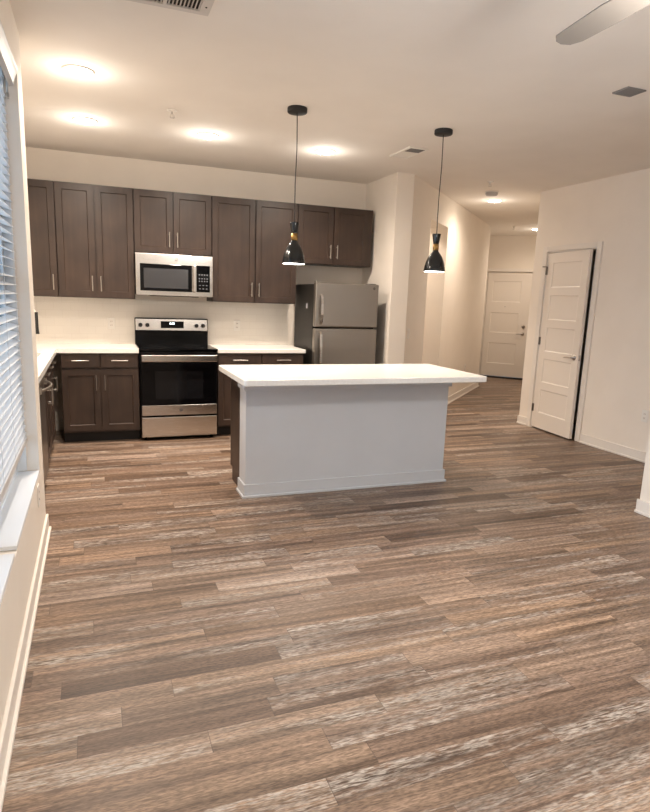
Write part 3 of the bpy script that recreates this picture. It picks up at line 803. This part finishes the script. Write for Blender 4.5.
# ================================================================== PENDANTS
def pendant(x, y, label):
    t = thing('pendant_light', label, 'light', (x, y, H), 0, 'pendant lights over the island')
    z = lambda q: q - H
    obj('ceiling_canopy', MB().lathe([(0, z(H)), (0.068, z(H)), (0.070, z(H) - 0.004), (0.070, z(H) - 0.030), (0.066, z(H) - 0.034), (0, z(H) - 0.034)], 36), cord_m, t)
    obj('cord', MB().tube([(0, 0, z(H) - 0.03), (0.004, 0, z(2.5)), (-0.003, 0, z(2.25)), (0, 0, z(1.985))], 0.0035, 8), cord_m, t)
    obj('socket_cup', MB().lathe([(0, z(1.992)), (0.034, z(1.992)), (0.035, z(1.988)), (0.026, z(1.935)), (0.022, z(1.912)), (0, z(1.912))], 32), pend_m, t)
    obj('brass_band', MB().lathe([(0, z(1.914)), (0.0235, z(1.914)), (0.0235, z(1.866)), (0, z(1.866))], 32), gold_m, t)
    obj('lamp_shade', MB().lathe([(0.018, z(1.868)), (0.022, z(1.866)), (0.026, z(1.853)), (0.036, z(1.842)), (0.055, z(1.815)), (0.070, z(1.780)), (0.080, z(1.745)), (0.086, z(1.712)), (0.087, z(1.698)),
        (0.084, z(1.698)), (0.083, z(1.712)), (0.077, z(1.745)), (0.067, z(1.780)), (0.052, z(1.812)), (0.033, z(1.838)), (0.018, z(1.85))], 40, closed=True), pend_m, t)
    obj('diffuser', MB().lathe([(0.0835, z(1.702)), (0.080, z(1.698)), (0.0, z(1.697))], 32), pend_e, t)
    lamp('lamp', t, (0, 0, z(1.66)), PEND_W, WARM, 0.06, 'SPOT', math.radians(165))
    return t
pendant(1.704, -2.352, 'black pendant light with brass band hanging over the range end of the island')
pendant(2.897, -2.352, 'black pendant light with brass band hanging over the hallway end of the island')

# ================================================================== CEILING FIXTURES
def can(x, y, label, e=None, W=CAN_W, group='recessed ceiling lights', col=WARM, r=0.095):
    t = thing('ceiling_light', label, 'light', (x, y, H), 0, group)
    obj('trim_ring', MB().lathe([(r, 0.0), (r, -0.005), (r - 0.006, -0.009), (r - 0.014, -0.009), (r - 0.014, 0.0)], 40), plate_m, t)
    obj('diffuser', MB().lathe([(r - 0.014, -0.009), (r - 0.03, -0.016), (0.0, -0.019)], 36), e or can_e, t)
    lamp('lamp', t, (0, 0, -0.026), W, col, 0.05, 'SPOT', math.radians(164))
    lamp('glow', t, (0, 0, -0.14), W * GLOW, (1.0, 0.93, 0.84), 0.06)
    return t
can(0.271, -2.438, 'round ceiling light nearest the window wall and closest to the living room')
can(0.297, -1.272, 'round ceiling light above the corner counter near the window wall')
can(1.259, -1.290, 'round ceiling light in front of the range and microwave')
can(2.325, -1.258, 'round ceiling light in front of the refrigerator')
can(5.180, 0.130, 'round ceiling light at the start of the hallway behind the smoke detector', hall_e, HALL_W, 'hallway ceiling lights')
can(*hall(S1 + 0.25, N0 + 0.75), 'unseen round ceiling light added beyond the hallway opening to brighten its jamb', hall_e, HALL_W, 'hallway ceiling lights')  # added out of sight so the far jamb of the opening reads lit
hx = hall(7.02, -3.62)
can(hx[0], hx[1], 'round ceiling light before the entry door at the hallway end', hall_e, HALL_W * 0.75, 'hallway ceiling lights')

can(0.95, -7.55, 'unseen round ceiling light added behind the living room fan as frontal fill', can_e, 70.0, 'added living room fill lights', FANC)  # added behind the camera to throw frontal light on window jamb and island
det_m = mat('detector_plastic', (0.50, 0.48, 0.46), 0.5)  # greyer than the mount plate: shade of the underside put into the colour
t = thing('smoke_detector', 'round white smoke detector hanging from the hallway ceiling by its light', 'smoke detector', (4.78, -0.36, H))
obj('mount_plate', MB().lathe([(0, 0), (0.078, 0), (0.078, -0.012), (0, -0.012)], 32), plate_m, t)
obj('housing', MB().lathe([(0.070, -0.012), (0.072, -0.030), (0.060, -0.048), (0.0, -0.052)], 32), det_m, t)
def sprinkler(x, y, label):
    t = thing('fire_sprinkler', label, 'sprinkler', (x, y, H), 0, 'ceiling fire sprinklers')
    obj('escutcheon', MB().lathe([(0, 0), (0.036, 0), (0.034, -0.006), (0.012, -0.010), (0, -0.010)], 24), plate_m, t)
    obj('head', MB().tube([(0, 0, -0.008), (0, 0, -0.03)], 0.009).tube([(-0.012, 0, -0.028), (-0.014, 0, -0.05)], 0.003, 6).tube([(0.012, 0, -0.028), (0.014, 0, -0.05)], 0.003, 6).lathe([(0, -0.050), (0.018, -0.050), (0.018, -0.054), (0, -0.054)], 16), vent_m, t)
sprinkler(0.896, -1.873, 'small white fire sprinkler on the kitchen ceiling among the round lights')
sprinkler(4.40, -0.86, 'small white fire sprinkler before the hallway smoke detector')
hx = hall(6.55, -3.30)
sprinkler(hx[0], hx[1], 'small white fire sprinkler deep in the hallway near the entry door')

# ceiling supply grille at the top of the frame
t = thing('air_vent', 'white louvred ceiling air vent at the living room side, largest of the vents', 'vent', (0.50, -3.535, H))
VW, VD = 0.40, 0.36
th_ = 0.0
fm = MB().box(-0.20, VW - 0.20 + 0.17, -VD, 0.0, -0.008, 0.0)
obj('frame', MB().box(-0.22, 0.37, -0.035, 0.0, -0.010, 0.0).box(-0.22, 0.37, -VD, -VD + 0.035, -0.010, 0.0).box(-0.22, -0.185, -VD + 0.035, -0.035, -0.010, 0.0).box(0.322, 0.37, -VD + 0.035, -0.035, -0.010, 0.0).box(0.155, 0.172, -VD + 0.035, -0.035, -0.010, 0.0), vent_m, t, 0.002)
lv_ = MB(); x = -0.18
while x < 0.318:
    if not (0.150 < x < 0.172):
        lv_.add([(x, -0.035, -0.009), (x + 0.008, -0.035, -0.001), (x + 0.008, -VD + 0.035, -0.001), (x, -VD + 0.035, -0.009), (x + 0.0015, -0.035, -0.009), (x + 0.0095, -0.035, -0.001), (x + 0.0095, -VD + 0.035, -0.001), (x + 0.0015, -VD + 0.035, -0.009)],
                [(0, 1, 2, 3), (4, 7, 6, 5), (0, 3, 7, 4)])
    x += 0.017
obj('louvres', lv_, vent_m, t)
obj('duct_shadow_box', MB().box(-0.185, 0.322, -VD + 0.035, -0.035, -0.0008, -0.0002), dark_m, t)
obj('screw', MB().lathe([(0, -0.0125), (0.004, -0.0125), (0.005, -0.010)], 10, (0.346, -0.09, 0)), dark_m, t)

t = thing('air_vent', 'ceiling air diffuser with a pale half and a dark half between the pendants and refrigerator', 'vent', (2.908, -1.395, H), math.radians(0))
obj('frame', MB().box(0, 0.022, -0.39, 0, -0.012, 0).box(0.168, 0.185, -0.39, 0, -0.012, 0).box(0.022, 0.168, -0.02, 0, -0.012, 0).box(0.022, 0.168, -0.39, -0.375, -0.012, 0), plate_m, t, 0.002)
obj('deflector', MB().box(0.022, 0.168, -0.235, -0.02, -0.006, -0.001), plate_m, t)
lv_ = MB()
yy = -0.37
while yy < -0.245:
    lv_.box(0.022, 0.168, yy, yy + 0.004, -0.010, -0.002); yy += 0.015
obj('grille', lv_, gray_vent_m, t)
obj('grille_back', MB().box(0.022, 0.168, -0.375, -0.236, -0.002, -0.0005), gray_vent_m, t)

t = thing('air_vent', 'small square grey ceiling grille near the closet side of the living room', 'vent', (3.432, -3.622, H))
obj('frame', MB().box(-0.072, -0.066, -0.062, 0.062, -0.008, 0).box(0.066, 0.072, -0.062, 0.062, -0.008, 0).box(-0.066, 0.066, -0.062, -0.056, -0.008, 0).box(-0.066, 0.066, 0.056, 0.062, -0.008, 0), gray_vent_m, t)
lv_ = MB()
for k in range(9):
    lv_.box(-0.066, 0.066, -0.053 + k * 0.0125, -0.047 + k * 0.0125, -0.008, -0.003)
obj('grille', lv_, gray_vent_m, t)
obj('grille_back', MB().box(-0.066, 0.066, -0.056, 0.056, -0.003, -0.0005), gray_vent_m, t)

# ceiling fan, one blade reaching into the picture
FC = (1.985, -5.33)
t = thing('ceiling_fan', 'ceiling fan with greyish blades over the living room', 'fan', (FC[0], FC[1], H))
obj('canopy', MB().lathe([(0, 0), (0.07, 0), (0.065, -0.03), (0.02, -0.06), (0.014, -0.06), (0.014, -0.20), (0, -0.20)], 28), nickel_m, t)
obj('motor_housing', MB().lathe([(0.014, -0.18), (0.09, -0.20), (0.11, -0.24), (0.11, -0.30), (0.08, -0.34), (0, -0.345)], 32), nickel_m, t)
obj('light_bowl', MB().lathe([(0.10, -0.345), (0.105, -0.36), (0.095, -0.40), (0.06, -0.43), (0, -0.44)], 32), emit('fan_bowl', (1.0, 0.95, 0.88), 10), t)
lamp('lamp', t, (0, 0, -0.46), FAN_W, FANC, 0.10, 'SPOT', math.radians(172))
lamp('glow', t, (0, 0, -0.50), FAN_W * 0.30, FANC, 0.10)
for k in range(5):
    a = math.radians(87) + k * 2 * PI / 5
    m4 = Matrix.Rotation(a, 4, 'Z') @ Matrix.Translation((0, 0, -0.318)) @ Matrix.Rotation(math.radians(12), 4, 'X')
    out = [(0.17, -0.046), (0.40, -0.054), (0.60, -0.049), (0.652, -0.034), (0.672, -0.008), (0.670, 0.018), (0.645, 0.040), (0.40, 0.054), (0.17, 0.046)]
    bl = obj('fan_blade', MB().prism(out, -0.003, 0.003).xform(m4), blade_m, t)
    obj('blade_bracket', MB().box(0.08, 0.20, -0.018, 0.018, 0.003, 0.008).xform(m4), nickel_m, bl)

# ================================================================== OUTLETS AND SWITCHES
def plate(name, label, loc, rotz, kind='outlet', group='wall outlets and switches', cat='outlet'):
    """local: faces -y"""
    t = thing(name, label, cat, loc, rotz, group)
    obj('cover_plate', MB().box(-0.036, 0.036, -0.006, 0, -0.058, 0.058), plate_m, t, 0.003)
    if kind == 'outlet':
        for dz in (-0.02, 0.02):
            r = obj('receptacle', MB().box(-0.015, 0.015, -0.0075, -0.005, dz - 0.014, dz + 0.014), trim_m, t, 0.002)
            obj('slot', MB().box(-0.008, -0.005, -0.0079, -0.007, dz - 0.005, dz + 0.005).box(0.005, 0.008, -0.0079, -0.007, dz - 0.005, dz + 0.005), dark_m, r)
    else:
        obj('rocker', MB().box(-0.016, 0.016, -0.010, -0.005, -0.032, 0.032), trim_m, t, 0.003)
    return t
plate('wall_outlet', 'white outlet on the tile between the corner and the range', (0.475, -0.009, 1.125), 0)
plate('wall_outlet', 'white outlet on the tile between the range and the refrigerator', (1.800, -0.009, 1.125), 0)
plate('wall_outlet', 'white outlet low on the window wall under the sill', (XW, -3.28, 0.355), PI / 2)
plate('wall_outlet', 'white outlet low on the closet wall beside the closet door', (XP, -2.475, 0.445), -PI / 2)
hx = hall(2.125, N0)
plate('light_switch', 'white light switch on the hallway wall corner beside the refrigerator wall', (hx[0], hx[1], 1.10), math.atan2(DIR.y, DIR.x), 'switch', cat='switch')
hx = hall(5.10, N0)
plate('wall_outlet', 'white outlet low on the long hallway wall', (hx[0], hx[1], 0.46), math.atan2(DIR.y, DIR.x))

# ================================================================== WINDOW BLIND
t = thing('window_blind', 'white slatted blind lowered over the tall window beside the kitchen', 'blind', (XW, W1[0], ZS))
wd = W1[1] - W1[0]
sl = MB(); z = 0.225; pitch = 0.042
while z < ZT - ZS - 0.10:
    tl = -0.007
    sl.add([(-0.105, 0.008, z - tl), (-0.055, 0.008, z + tl), (-0.055, wd - 0.008, z + tl), (-0.105, wd - 0.008, z - tl),
            (-0.105, 0.008, z - tl + 0.0025), (-0.055, 0.008, z + tl + 0.0025), (-0.055, wd - 0.008, z + tl + 0.0025), (-0.105, wd - 0.008, z - tl + 0.0025)],
           [(3, 2, 1, 0), (4, 5, 6, 7), (0, 1, 5, 4), (1, 2, 6, 5), (2, 3, 7, 6), (3, 0, 4, 7)])
    z += pitch
obj('slats', sl, slat_m, t)
obj('bottom_rail', MB().box(-0.108, -0.052, 0.070, wd - 0.006, 0.165, 0.200), rail_m, t, 0.004)
obj('head_rail', MB().box(-0.108, -0.056, 0.004, wd - 0.004, ZT - ZS - 0.06, ZT - ZS - 0.004), rail_m, t)
va = MB()
prof = [(-0.040, 0.0), (-0.016, 0.006), (-0.012, 0.030), (-0.004, 0.055), (0.004, 0.072), (0.004, 0.084), (-0.040, 0.084)]
n = len(prof)
for yy in (0.003, wd - 0.004): va.add([(x, yy, ZT - ZS - 0.088 + z) for x, z in prof], [tuple(range(n)) if yy > 0 else tuple(reversed(range(n)))])
va.add([(x, 0.003, ZT - ZS - 0.088 + z) for x, z in prof] + [(x, wd - 0.004, ZT - ZS - 0.088 + z) for x, z in prof], [(i, (i + 1) % n, n + (i + 1) % n, n + i) for i in range(n)])
obj('valance', va, rail_m, t)
lc = MB()
for yy in (0.16, wd / 2, wd - 0.16):
    for xx in (-0.109, -0.0515):
        lc.tube([(xx, yy, 0.19), (xx, yy, ZT - ZS - 0.05)], 0.0009, 5)
obj('ladder_cord', lc, rail_m, t)
obj('tilt_clip', MB().tube([(-0.045, wd - 0.02, ZT - ZS - 0.05), (-0.045, wd - 0.02, ZT - ZS - 0.13)], 0.004, 8).box(-0.05, -0.04, wd - 0.03, wd - 0.01, ZT - ZS - 0.15, ZT - ZS - 0.125), satin_m, t)
